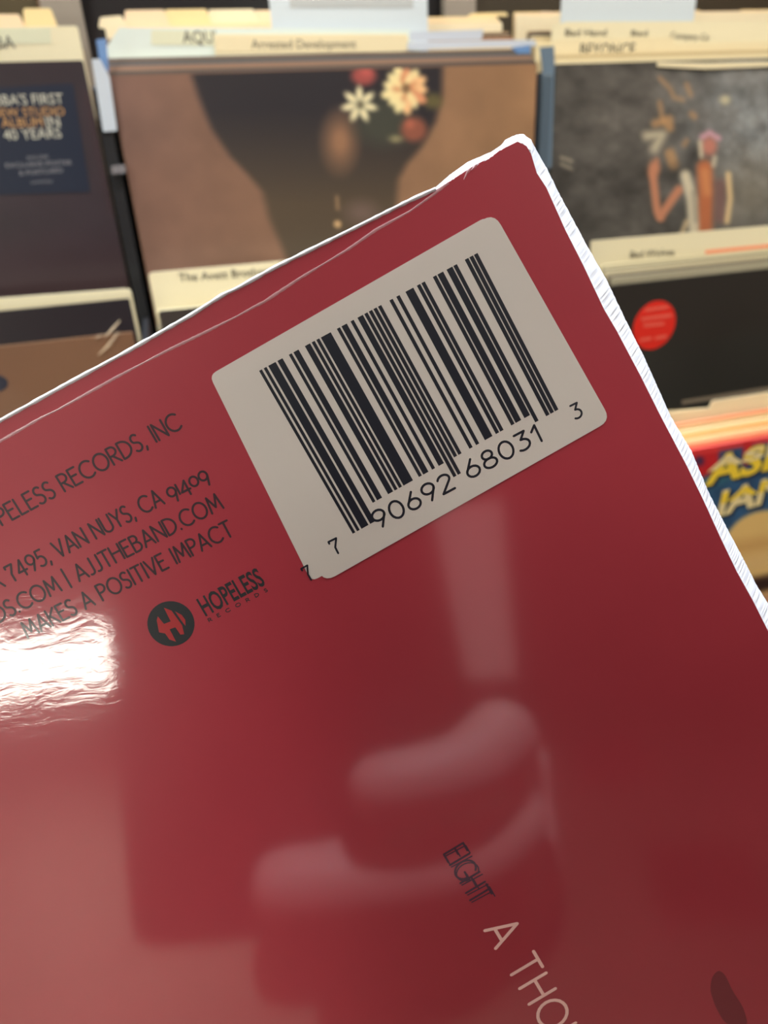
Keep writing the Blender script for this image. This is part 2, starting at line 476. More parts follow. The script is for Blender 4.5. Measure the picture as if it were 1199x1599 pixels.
# second tier
t, U, V, w0 = front('record', -1, 2, 'plain brown record cover with a loose wrinkled film corner, lower left bin', mat('tan_card', (118, 88, 66), .45), 4, -1)
b3 = mat('plain_brown_print', (116, 84, 62), .5, coat=.5, noise=(18, .08))
obj('cover_print', *boxb(U + .5, V + .5, w0 - .4, U + 314.5, V + 314.5, w0 - .1), b3, t)
filmgloss = mat('film_wrinkle', (222, 200, 170), .15, coat=1, coat_rough=.05, alpha=.55)
for pts, r in (([(188, 500), (176, 514), (164, 526)], 1.0), ([(186, 518), (170, 540), (154, 554)], 1.3), ([(150, 528), (160, 522)], .8)):
    q = [at(*p, w0) for p in pts]
    v = []; f = []
    for i, (a, b) in enumerate(q):
        e = Vector(q[min(i + 1, len(q) - 1)]) - Vector(q[max(i - 1, 0)]); nrm = Vector((-e.y, e.x)).normalized() * r * (1 if 0 < i < len(q) - 1 else .3)
        v += [bw(a - nrm.x, b - nrm.y, w0 - .5), bw(a, b, w0 - 1.6), bw(a + nrm.x, b + nrm.y, w0 - .5)]
    for i in range(len(q) - 1):
        k = 3 * i; f += [(k, k + 1, k + 4, k + 3), (k + 1, k + 2, k + 5, k + 4)]
    obj('film_wrinkle', v, f, filmgloss, t)
a, b = at(2, 597, w0); obj('printed_spot', *prism([(a + 8 * math.cos(i * .4) - 4, b + 5.5 * math.sin(i * .4)) for i in range(16)], -.7 + w0, -.45 + w0, bw), navy, t)
t, U, V, w0 = front('record', 0, 2, 'charcoal record cover behind the red sleeve, in front of the band divider', darkcard, 6, -12)
obj('cover_print', *boxb(U + .5, V + .5, w0 - .4, U + 314.5, V + 314.5, w0 - .1), mat('charcoal_print', (62, 58, 56), .3, coat=.6, noise=(20, .1)), t)
t, U, V, w0 = front('record', 1, 2, 'black record cover with a round red sticker, lower right bin', darkcard, 3, 3)
obj('cover_print', *boxb(U + .5, V + .5, w0 - .4, U + 314.5, V + 314.5, w0 - .1), mat('near_black_print', (48, 46, 44), .3, coat=.7, coat_rough=.12, noise=(12, .25)), t)
redst = mat('red_sticker', (226, 44, 32), .5)
a, b = at(1021, 508, w0)
rst = obj('round_sticker', *prism([(a + 19 * math.cos(i * math.pi / 16), b + 19 * math.sin(i * math.pi / 16)) for i in range(32)], w0 - .7, w0 - .42, bw), redst, t)
pink = mat('faded_pink_ink', (232, 96, 80), .6)
for x0, y0, x1, y1 in ((1006, 484, 1042, 479), (1000, 498, 1048, 492), (1004, 508, 1036, 505), (998, 531, 1016, 528), (1022, 528, 1040, 525)):
    pa_, pb_ = at(x0, y0, w0), at(x1, y1, w0)
    obj('faded_line', *prism([(pa_[0], pa_[1] - 1.3), (pb_[0], pb_[1] - 1.3), (pb_[0], pb_[1] + 1.3), (pa_[0], pa_[1] + 1.3)], w0 - .8, w0 - .72, bw), pink, rst)
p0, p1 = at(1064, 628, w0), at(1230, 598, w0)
obj('reflection_streak', *prism([(p0[0], p0[1] - 1.6), (p1[0] + 60, p0[1] - 2.2), (p1[0] + 60, p0[1] + 1.6), (p0[0], p0[1] + 2.0)], w0 - .6, w0 - .42, bw), mat('taupe_reflection', (128, 114, 98), .5), t)  # taupe strip painted in place of a reflection streak
# third tier
t, U, V, w0 = front('record', 1, 3, 'colourful comic style record cover in red, blue and yellow lettering', mat('red_edge_card', (206, 70, 66), .5), 6, 0)
paint('cover_print', U + .4, V + .4, U + 314.4, V + 314.4, w0 - .25, art_comic, t, 260)
yel = mat('yellow_ink', (238, 206, 60), .5); crm = mat('cream_ink', (232, 214, 160), .5); blk = mat('navy_outline_ink', (26, 44, 66), .5)
for s, p, q, h in (('ASE', (1098, 758), (1222, 726), 40), ('IAN', (1118, 806), (1222, 776), 36)):
    bintext('cover_lettering', s, (p[0] + 3, p[1] + 3), (q[0] + 4, q[1] + 3), h, w0, blk, t, z=-.45, slant=.15, bold=.05)
    bintext('cover_lettering', s, p, q, h, w0, yel if s == 'ASE' else crm, t, z=-.6, slant=.15, bold=.035)
    bintext('cover_lettering', s, (p[0] + 5, p[1] - h * .55), (q[0] + 5, q[1] - h * .55), h * .42, w0, crm if s == 'ASE' else yel, t, z=-.75, slant=.15, bold=.03)
for c in (-1, 0):
    t, U, V, w0 = front('record', c, 3, ('navy', 'olive')[c + 1] + ' record cover in the lowest tier hidden behind the red sleeve', mat(('navy_card', 'olive_card')[c + 1], ((40, 52, 80), (88, 84, 52))[c + 1], .5), 3, 0)
    obj('cover_print', *boxb(U + 20, V + 20, w0 - .4, U + 295, V + 295, w0 - .1), mat(('navy_print', 'olive_print')[c + 1], ((60, 70, 100), (120, 108, 70))[c + 1], .5), t)
# the tier behind the top one: only the lower part of these covers shows
for c, rgb, nm in ((-1, (78, 66, 40), 'olive brown'), (0, (36, 31, 28), 'black'), (1, (60, 50, 36), 'dark walnut')):
    t, U, V, w0 = front('record', c, 0, nm + ' record cover in the row behind the divider tabs', mat(nm.replace(' ', '_') + '_card', rgb, .5, coat=.2, noise=(14, .2)), -28 + (10 if c else 0) * 0, 0)

# ------------------------------------------------------------------ filed records behind the fronts
for tier in (1, 2, 3):
    w0, v0 = TIERS[tier]
    for c in CELLS:
        pal = [EDGE[(i * 5 + c * 2 + tier * 3) % len(EDGE)] for i in range(20)]
        if tier == 1 and c == 0: pal = [(92, 84, 80), (148, 118, 100), (84, 92, 98), (110, 96, 88)] + pal
        if tier == 1 and c == 1: pal = [(236, 220, 180), (206, 188, 150), (190, 170, 130), (226, 208, 168)] * 2 + pal
        if tier == 3: pal = [(236, 150, 110), (226, 196, 146), (238, 170, 104), (230, 206, 160), (200, 168, 120)] * 3
        if tier == 2: pal = [(172, 164, 140), (132, 124, 108), (206, 194, 160), (158, 150, 128), (214, 204, 170)] + pal
        ws = [4, 7.6, 11.2, 14.8] if tier == 1 else ([4, 7.6, 11.2, 14.8, 18.4] if tier == 2 else [4, 7.6, 11.2, 14.8, 18.4, 22])
        if tier == 1: ws += [36, 39.6, 43.2, 46.8, 50.4, 54]
        if tier == 1 and c == -1: ws = ws[4:]
        if tier == 2 and c == -1: ws = ws[2:4]
        pos = {-1: 'left', 0: 'middle', 1: 'right'}[c]
        row = {1: 'top', 2: 'middle', 3: 'lowest'}[tier]
        for i, w in enumerate(ws):
            rgb = pal[i]
            m = mat('sleeve_edge_%d_%d_%d' % rgb, rgb, .45, coat=.5)
            o = sleeve('record', PITCH * c + random.uniform(3, 5.5) if tier > 1 else PITCH * c + random.uniform(-.5, 2), v0 - ({(2, 1): .5, (1, 0): .76 if i < 4 else .51}.get((tier, c), .51)) * w + random.uniform(-.6, .6), w0 + w, m, t=2.6)
            tag(o, f'{cname(rgb)} sleeve edge, {ORD[i]} record filed behind the {fronts[(tier, c)]} cover', 'record', f'records filed in the {row} row, {pos} bin')

# ------------------------------------------------------------------ dividers and cards
cream = mat('cream_divider', (232, 222, 190), .45, coat=.3); cool = mat('cool_white_divider', (214, 224, 220), .4, coat=.4)
bluew = mat('blue_white_card', (206, 216, 224), .45); greyc = mat('grey_print', (182, 186, 188), .5)
tape = mat('label_tape', (216, 216, 190), .5); tan = mat('tan_label', (226, 212, 176), .5)
inkb = mat('divider_ink', (70, 68, 66), .5)


def divider(name, W, pxpoly, Vb, label, m, group='divider cards between the records', cat='divider', r=3, Uo=0):
    """a card standing at depth W: its top outline is given, its foot goes down to Vb between the sleeves"""
    p = [at(*q, W) for q in pxpoly]; mid = sum(at(min(max(q[0], 0), 1199), q[1], W)[0] for q in pxpoly) / len(pxpoly)
    c = min(CELLS, key=lambda k: abs(PITCH * k + 157 - mid)); lo, hi = PITCH * c - 1, PITCH * c + (317 if W > -5 else 321.5)
    q2 = []
    for a, b in zip(p, p[1:] + [None]):
        q2.append(a)
    p = [(min(max(a[0], lo), hi), a[1]) for a in q2]
    p = rpoly([(p[0][0], Vb)] + p + [(p[-1][0], Vb)], r)
    v, f = prism(p, W, W + .9, bw)
    o = obj(name, v, f, m)
    return tag(o, label, cat, group)


def tabbed(W, px_l, px_r, y_l, y_r, shoulderV, U0, U1, label, m, Vb=None, ch=3.):
    """card as wide as the bin with one raised tab between two pixels"""
    a, b = at(px_l, y_l, W), at(px_r, y_r, W)
    Vb = Vb if Vb is not None else (shoulderV + 270 if W < 40 else 145)
    pts = [(U0, Vb), (U0, shoulderV), (a[0] - ch, shoulderV), (a[0], a[1]), (b[0], b[1]), (b[0] + ch, shoulderV), (U1, shoulderV), (U1, Vb)]
    v, f = prism(rpoly(pts, 1.5), W, W + .9, bw)
    return tag(obj('divider', v, f, m), label, 'divider', 'divider cards between the records')


def strip(name, W, q, m, parent, z=-.25):
    return obj(name, *prism(rpoly([at(*p, W) for p in q], .8, 2), W + z, W - .02, bw), m, parent)


# left bin
d1 = divider('divider', 19, [(-260, 46), (140, 40), (152, 52)], 250, 'cream divider card above the maroon record, labelled in capitals', cream, r=2)
s1 = strip('label_tape', 19, [(-60, 45), (79, 43), (80, 68), (-60, 70)], tape, d1); bintext('divider_lettering', 'ABBA', (-38, 77), (25, 75), 19, 19, inkb, d1, z=-.4)
tag(obj('backing_card', *prism(rpoly([at(*q, -4.6) for q in ((143, 92), (156, 92), (171, 120), (183, 204), (161, 206))], 1), -4.6, -3.8, bw), mat('pale_blue_plastic', (196, 206, 220), .3, coat=.6)),
    'pale blue plastic card edge beside the maroon record', 'divider', 'divider cards between the records')
# middle bin
d2 = divider('divider', 24, [(166, 74), (186, 43), (640, 46), (655, 80)], 250, 'cool white divider with cut corners behind the brown record', cool, r=1)
strip('label_tape', 24, [(236, 47), (336, 48), (336, 71), (236, 70)], tape, d2); bintext('divider_lettering', "AQU'", (286, 67), (338, 67), 19, 24, inkb, d2, z=-.4)
d3 = tabbed(20.3, 334, 637, 53, 53, -12, 2, 312, 'divider with tan label naming a hip hop group, behind brown record', cream, ch=1)
strip('label_tape', 20.3, [(336, 56), (636, 55), (636, 81), (336, 82)], tan, d3); bintext('divider_lettering', 'Arrested Development', (393, 76), (556, 75), 14, 20.3, inkb, d3, z=-.4)
# right bin
d4 = divider('divider', 26, [(862, 40), (884, 34), (1500, 30)], 250, 'cream divider card with small lettering above the capital letter divider', cream, r=2)
bintext('divider_lettering', 'Bad Hand', (882, 56), (946, 56), 11, 26, inkd, d4); bintext('divider_lettering', 'Bad', (985, 56), (1010, 56), 9, 26, inkd, d4); bintext('divider_lettering', 'Company Co', (1046, 60), (1106, 63), 10, 26, inkd, d4)
d5 = tabbed(20.3, 866, 1052, 62, 58, -13, PITCH + 2, PITCH + 312, 'cream divider lettered in capitals behind the smoky grey record', tan, ch=1)
bintext('divider_lettering', 'BEYONCE', (905, 87), (990, 86), 19, 20.3, inkb, d5)
# lower tiers
d6 = divider('divider', -72, [(-300, 492), (-60, 470), (205, 450)], 400, 'cream bordered divider standing behind the plain brown record', cream, r=3)
ib = sleeve('record', -PITCH + 6, 129, -96.4, mat('black_film_card', (40, 38, 44), .3, coat=.8), t=2.4)
tag(ib, 'black record sleeve between plain brown record and cream divider', 'record', 'front records of the rack')
d7 = divider('divider', -70, [(231, 426), (700, 385)], 400, 'cream divider naming a folk band, half hidden by the red sleeve', cream, r=3)
bintext('divider_lettering', 'The Avett Brothers', (280, 440), (425, 429), 13, -70, inkd, d7)
d8 = divider('divider', -72, [(880, 380), (913, 377), (1500, 326)], 400, 'cream divider with an orange tape strip above the black record', cream, r=3)
bintext('divider_lettering', 'Bad Wolves', (983, 403), (1052, 398), 11, -72, inkd, d8)
strip('orange_tape', -72, [(1101, 391), (1500, 352), (1500, 362), (1101, 400)], mat('salmon_tape', (244, 150, 112), .5), d8)
d9 = tabbed(-174, 1010, 1108, 648, 637, 227, PITCH + 4, PITCH + 314, 'cream tab card behind the comic style record', tan, ch=1)
# pale tabs at the back of the top tier
tabs = [(-40, 30, 22, 22), (36, 79, 13, 13), (156, 190, 27, 24), (195, 256, 16, 15), (258, 322, 15, 14), (326, 396, 15, 14), (398, 424, 16, 16), (735, 790, 21, 19), (822, 862, 24, 26), (846, 902, 18, 20), (1095, 1150, 33, 33)]
tabm = [mat('peach_tab', (240, 214, 180), .5), mat('butter_tab', (238, 214, 160), .5), mat('ivory_tab', (236, 222, 190), .5)]
names = ['half cut tab left of the tall peach one', 'tall peach tab beside the grey upright', 'wide butter tab right of the grey upright', 'first pale tab left of the tall white card', 'ivory tab between two peach ones',
         'butter tab nearest but one to the tall white card', 'narrow tab against the tall white card', 'pale tab beside the second grey upright', 'long low butter tab over the middle bin end', 'small tab beside the second white card', 'tab beyond the second white card']
for i, (a, b, ya, yb_) in enumerate(tabs):
    W = 58.5 + i * 2.4
    c = -1 if b < 130 else (0 if b < 810 else 1)
    U0 = PITCH * c + 2; pa, pb = at(a, ya, W)[0], at(b, yb_, W)[0]
    tabbed(W, a, b, ya, yb_, -.51 * W - 3, min(U0, pa - 4) if c else U0, max(U0 + 309, pb + 4) if c else U0 + 312, names[i] + ' on a divider card', tabm[i % 3], ch=2.5)
# two tall white cards
c1 = divider('price_card', 29, [(414, -60), (666, -60)], 200, 'tall blue white card standing behind the tan labelled divider', bluew, 'tall white cards in the top tier', 'card', r=2)
strip('grey_header', 29, [(452, -40), (645, -40), (645, 12), (452, 12)], greyc, c1)
c2 = divider('price_card', 31, [(880, -60), (1094, -60)], 200, 'tall blue white card standing above the capital lettered divider', bluew, 'tall white cards in the top tier', 'card', r=2)
# clear film edges of outer sleeves; the bright blue is a highlight painted as tint
bluef = mat('blue_highlight_film', (120, 160, 214), .18, coat=1, coat_rough=.05, alpha=.75); whitef = mat('clear_film_edge', (214, 222, 236), .15, coat=1, coat_rough=.05, alpha=.8)


def bag(W, q, m, label):
    v, f = prism([at(*p, W) for p in q], W, W + .35, bw)
    tag(obj('plastic_bag', v, f, m), label, 'bag', 'clear outer bags on the records')


bag(17.9, [(636, 66), (700, 64), (835, 62), (838, 72), (700, 76), (636, 78)], whitef, 'clear bag lip above the brown record')
bag(19.2, [(640, 50), (755, 46), (752, 62), (640, 64)], whitef, 'upper clear bag lip beside the tall white card')
bag(14.2, [(798, 74), (828, 70), (829, 92), (812, 88)], bluef, 'bag corner painted with a blue highlight at the brown record top')
bag(-2.5, [(842, 74), (865, 72), (866, 100), (861, 262), (852, 262), (846, 100)], mat('slate_film', (110, 128, 146), .2, coat=1), 'slate blue bag edge between brown and smoky records')
bag(-1.2, [(150, 62), (166, 60), (170, 112), (158, 112)], bluef, 'bag edge painted with a blue highlight between maroon and brown records')
bag(-1.6, [(1026, 97), (1100, 98), (1199, 96), (1400, 90), (1400, 97), (1199, 104), (1100, 108), (1026, 104)], mat('cream_film', (240, 226, 190), .3, coat=1), 'cream bag lip curling over the smoky grey record')
cl = obj('metal_clip', *prism(rpoly([at(*p, -6) for p in ((174, 259), (195, 257), (197, 270), (175, 272))], 1), -8, -5, bw), mat('bright_metal', (200, 204, 214), .25, metal=.8))
tag(cl, 'small silver clip on the black wall beside the brown record', 'clip')

# ------------------------------------------------------------------ the red record in the foreground
rs = np.array([.87, -.494, 0]); rs /= np.linalg.norm(rs)
ds = np.array([.489, .861, .142]); ds -= rs * (rs @ ds); ds /= np.linalg.norm(ds)
ns = np.cross(rs, ds)                                # away from the camera
PS = np.array([600 - CX, 600 - CY, F]) * 93 / F


def L(x, y):
    """photo pixel -> millimetres on the red sleeve (right, down)"""
    v = np.array([x - CX, y - CY, F]); t = (PS @ ns) / (v @ ns); q = v * t - PS
    return float(q @ rs), float(q @ ds)


def S(a, b, z=0.):
    return cw(PS + rs * a + ds * b + ns * z)


def Lz(x, y, z):
    """the same on a plane Z millimetres behind the sleeve's face"""
    v = np.array([x - CX, y - CY, F]); t = ((PS @ ns + z) / (v @ ns)); q = v * t - PS
    return float(q @ rs), float(q @ ds)


# card outline: the visible edge follows its wavy line, the rest is square
topE = [L(*p) for p in ((-60, 692), (0, 659), (100, 604), (200, 550), (300, 493), (350, 461), (430, 419), (540, 365), (590, 340), (640, 315), (680, 297), (707, 280), (730, 265), (743, 257), (767, 245), (780, 235), (800, 225), (808, 221))]
rightI = [L(*p) for p in ((808, 221), (822, 228), (829, 240), (838, 270), (853, 293), (883, 360), (910, 413), (943, 483), (963, 517), (1000, 587), (1030, 647), (1072, 727), (1100, 785), (1125, 840), (1150, 892), (1175, 937), (1199, 985))]
rightO = [Lz(*p, 1.5) for p in ((812, 209), (830, 220), (837, 233), (855, 265), (872, 300), (900, 353), (920, 390), (947, 437), (977, 500), (1007, 560), (1047, 650), (1080, 705), (1107, 770), (1130, 815), (1155, 862), (1182, 915), (1199, 942))]
tip = topE[-1]
eU = (Vector(topE[-1]) - Vector(topE[0])).normalized(); eD = (Vector(rightI[-1]) - Vector(rightI[4])).normalized()
farL = Vector(tip) - eU * 315; farR = Vector(tip) + Vector((rightI[-1][0] - tip[0], 0)) * 1.0
farR = Vector(rightI[-1]) + eD * (315 - (Vector(rightI[-1]) - Vector(tip)).length); farB = farL + eD * 315
outline = [tuple(farL)] + topE + rightI[1:] + [tuple(farR), tuple(farB)]

rec = thing('record', S(-100, 150, 2), 'red shrink-wrapped record held up close, its back cover towards us', 'record')


def red_material():
    m = bpy.data.materials.new('red_printed_card_under_film'); m.use_nodes = True; nt = m.node_tree; b = nt.nodes['Principled BSDF']
    N, K = nt.nodes.new, nt.links.new
    tc = N('ShaderNodeTexCoord')
    n0 = N('ShaderNodeTexNoise'); n0.inputs['Scale'].default_value = 60; n0.inputs['Detail'].default_value = 4
    cr = N('ShaderNodeMix'); cr.data_type = 'RGBA'
    cr.inputs[6].default_value = (*lin((154, 46, 60)), 1); cr.inputs[7].default_value = (*lin((164, 52, 66)), 1)
    K(tc.outputs['Object'], n0.inputs['Vector']); K(n0.outputs['Fac'], cr.inputs[0]); K(cr.outputs[2], b.inputs['Base Color'])
    b.inputs['Roughness'].default_value = .42; b.inputs['Specular IOR Level'].default_value = .4
    b.inputs['Coat Weight'].default_value = 1; b.inputs['Coat Roughness'].default_value = .085; b.inputs['Coat IOR'].default_value = 1.62
    # film wrinkles: strongest where the wrap has pulled loose
    mp = N('ShaderNodeMapping'); mp.inputs['Rotation'].default_value = (0, .2, .5); mp.inputs['Scale'].default_value = (1, 2.6, 2.6)
    nz = N('ShaderNodeTexNoise'); nz.inputs['Scale'].default_value = 210; nz.inputs['Detail'].default_value = 4; nz.inputs['Distortion'].default_value = .8
    nf = N('ShaderNodeTexNoise'); nf.inputs['Scale'].default_value = 12; nf.inputs['Detail'].default_value = 1
    K(tc.outputs['Object'], mp.inputs['Vector']); K(mp.outputs[0], nz.inputs['Vector']); K(tc.outputs['Object'], nf.inputs['Vector'])
    at_ = N('ShaderNodeAttribute'); at_.attribute_name = 'wrinkle'
    ml = N('ShaderNodeMath'); ml.operation = 'MULTIPLY'; K(nz.outputs['Fac'], ml.inputs[0]); K(at_.outputs['Fac'], ml.inputs[1])
    b1 = N('ShaderNodeBump'); b1.inputs['Strength'].default_value = 1; b1.inputs['Distance'].default_value = .000028
    b2 = N('ShaderNodeBump'); b2.inputs['Strength'].default_value = 1; b2.inputs['Distance'].default_value = .0004
    K(nf.outputs['Fac'], b2.inputs['Height']); K(b2.outputs[0], b1.inputs['Normal']); K(ml.outputs[0], b1.inputs['Height'])
    K(b1.outputs[0], b.inputs['Coat Normal'])
    return m


redm = red_material()
card = obj('card', *prism(outline, 0.15, 3.0, S), mat('red_card_edge', (128, 22, 28), .6), rec)
# printed face: fine grid clipped to the outline (the wrinkled zone of the film is stored per vertex)
bm = bmesh.new(); fv = [bm.verts.new(S(a, b, 0)) for a, b in outline]; bm.faces.new(fv)
org = S(0, 0, 0); aU = (S(1, 0, 0) - org).normalized(); aD = (S(0, 1, 0) - org).normalized()
for ax, rng in ((aU, range(-300, 60, 3)), (aD, range(-60, 330, 3))):
    for q in rng:
        if ax is aU and not (-60 <= q): continue
        if ax is aD and q > 100: continue
        bmesh.ops.bisect_plane(bm, geom=bm.verts[:] + bm.edges[:] + bm.faces[:], plane_co=org + ax * (q / 1000), plane_no=ax)
vs = [v.co.copy() for v in bm.verts]; bm.verts.index_update(); fs = [[v.index for v in f.verts] for f in bm.faces]; bm.free()
face = obj('printed_face', vs, fs, redm, rec)
wr = face.data.attributes.new('wrinkle', 'FLOAT', 'POINT')
c0 = Vector(L(60, 1020)); wv = []
for v in vs:
    q = ((v - org).dot(aU) * 1000, (v - org).dot(aD) * 1000); e = Vector(q) - c0
    dx = e.dot(Vector((.9, .44))) / 15; dy = e.dot(Vector((-.44, .9))) / 11
    wv.append(max(0, min(1, 1.4 - math.hypot(dx, dy))) + .03)
wr.data.foreach_set('value', wv)
if face.data.polygons[0].normal.dot((camo.location - org)) < 0: face.data.flip_normals()

# film: side flange, top bead, crease, corner
film = mat('shrink_film', (238, 240, 250), .28, coat=1, coat_rough=.1, sss=0)
soft = mat('soft_film', (226, 188, 196), .4, coat=.4, alpha=.42)


def resample(P, n):
    P = [Vector(p) for p in P]; d = [0]
    for a, b in zip(P, P[1:]): d.append(d[-1] + (b - a).length)
    out = []
    for i in range(n):
        s = d[-1] * i / (n - 1); k = max(j for j in range(len(d)) if d[j] <= s + 1e-9); k = min(k, len(P) - 2)
        t = (s - d[k]) / max(d[k + 1] - d[k], 1e-9); out.append(P[k] * (1 - t) + P[k + 1] * t)
    return out


NI = 1300
extI = Vector(farR); extO = Vector(farR) + Vector((1.6, 0))
I_ = resample(rightI + [tuple(extI)], NI); O_ = resample(rightO + [tuple(extO)], NI)
v, f = [], []; K_ = 7
for i in range(NI):
    rg = random.uniform(-1, 1)
    for k in range(K_):
        t = k / (K_ - 1); p = I_[i] * (1 - t) + O_[i] * t + Vector((rg * .03, 0)) * (k > 0)
        z = -.12 * math.sin(math.pi * t) + 1.5 * t + rg * .085 * math.sin(math.pi * t)
        v.append(S(p.x, p.y, z))
    v.append(S(I_[i].x, I_[i].y, 3.1)); 
for i in range(NI - 1):
    for k in range(K_):
        a = i * (K_ + 1) + k; f.append((a, a + K_ + 1, a + K_ + 2, a + 1))
obj('film_side_edge', v, f, film, rec)


def ribbon(name, pts, width, h, m, n=160, z=-.05, jit=.05, wfn=None):
    P = resample(pts, n); v, f = [], []
    for i, p in enumerate(P):
        e = P[min(i + 1, n - 1)] - P[max(i - 1, 0)]; nn = Vector((-e.y, e.x)).normalized()
        w = width * (wfn(i / (n - 1)) if wfn else 1) * (1 + random.uniform(-jit, jit) * 3) / 2
        for k in range(5):
            t = k / 4 * 2 - 1; v.append(S(p.x + nn.x * w * t, p.y + nn.y * w * t, z - h * (1 - t * t)))
    for i in range(n - 1):
        for k in range(4): a = i * 5 + k; f.append((a, a + 1, a + 6, a + 5))
    return obj(name, v, f, m, rec)


topO = [L(*p) for p in ((-60, 690), (0, 657), (100, 602), (200, 548), (300, 491), (350, 459), (367, 452), (430, 417), (540, 363), (590, 338), (640, 313), (680, 295))]
ribbon('film_top_edge', [tuple(farL)] + topO, .5, .22, film, 400)
cr = [L(*p) for p in ((-60, 722), (0, 689), (65, 652), (90, 640), (180, 590), (260, 548), (320, 519), (370, 494), (397, 479), (413, 471), (469, 434), (544, 389), (587, 359), (640, 330), (678, 303), (700, 285))]
ribbon('film_crease', cr, .36, .05, soft, 260, wfn=lambda t: .6 + .5 * abs(math.sin(t * 17)))
co = [(680, 292), (702, 273), (730, 253), (767, 237), (783, 226), (788, 219), (797, 214), (807, 210), (817, 209), (830, 219)]
ci = [(680, 298), (707, 281), (730, 266), (767, 246), (780, 236), (790, 230), (799, 226), (808, 221), (817, 224), (829, 236)]
A_ = resample([Lz(*p, 1.0) for p in co], 70); B_ = resample([L(*p) for p in ci], 70); v, f = [], []
for i in range(70):
    rg = random.uniform(-1, 1)
    for k in range(6):
        t = k / 5; p = B_[i] * (1 - t) + A_[i] * t; v.append(S(p.x, p.y, -.15 * math.sin(math.pi * t) + 1.0 * t + .08 * rg))
for i in range(69):
    for k in range(5): a = i * 6 + k; f.append((a, a + 1, a + 7, a + 6))
obj('film_corner', v, f, film, rec)
for q in ([(735, 262), (729, 270), (724, 281)], [(743, 258), (738, 264), (735, 266)]):
    ribbon('film_tuck', [L(*p) for p in q], .35, .15, soft, 12, wfn=lambda t: 1.3 - t)

# ---------------- barcode stickers
lab = mat('label_paper', (196, 187, 184), .55, coat=.5, coat_rough=.25, noise=(70, .03))
ink = mat('barcode_ink', (12, 15, 32), .45, coat=.4, coat_rough=.2)


def stroke_mesh(segs, th, zf, mp):
    """flat monoline strokes: SEGS polylines in plane units, MP maps (a, b) to sleeve mm"""
    V, Fc = [], []
    for pl in segs:
        P = [Vector(mp(*p)) for p in pl]
        for a, b in zip(P, P[1:]):
            e = b - a
            if e.length < 1e-6: continue
            nn = Vector((-e.y, e.x)).normalized() * th / 2; k = len(V)
            V += [S(*(a + nn), zf), S(*(b + nn), zf), S(*(b - nn), zf), S(*(a - nn), zf)]; Fc.append((k, k + 1, k + 2, k + 3))
        for p in P:
            k = len(V); V += [S(p.x + th / 2 * math.cos(i * math.pi / 4), p.y + th / 2 * math.sin(i * math.pi / 4), zf + .002) for i in range(8)]; Fc.append(tuple(range(k, k + 8)))
    return V, Fc


def arc(cx, cy, rx, ry, a0, a1, n=12):
    return [(cx + rx * math.cos(math.radians(a0 + (a1 - a0) * i / n)), cy + ry * math.sin(math.radians(a0 + (a1 - a0) * i / n))) for i in range(n + 1)]


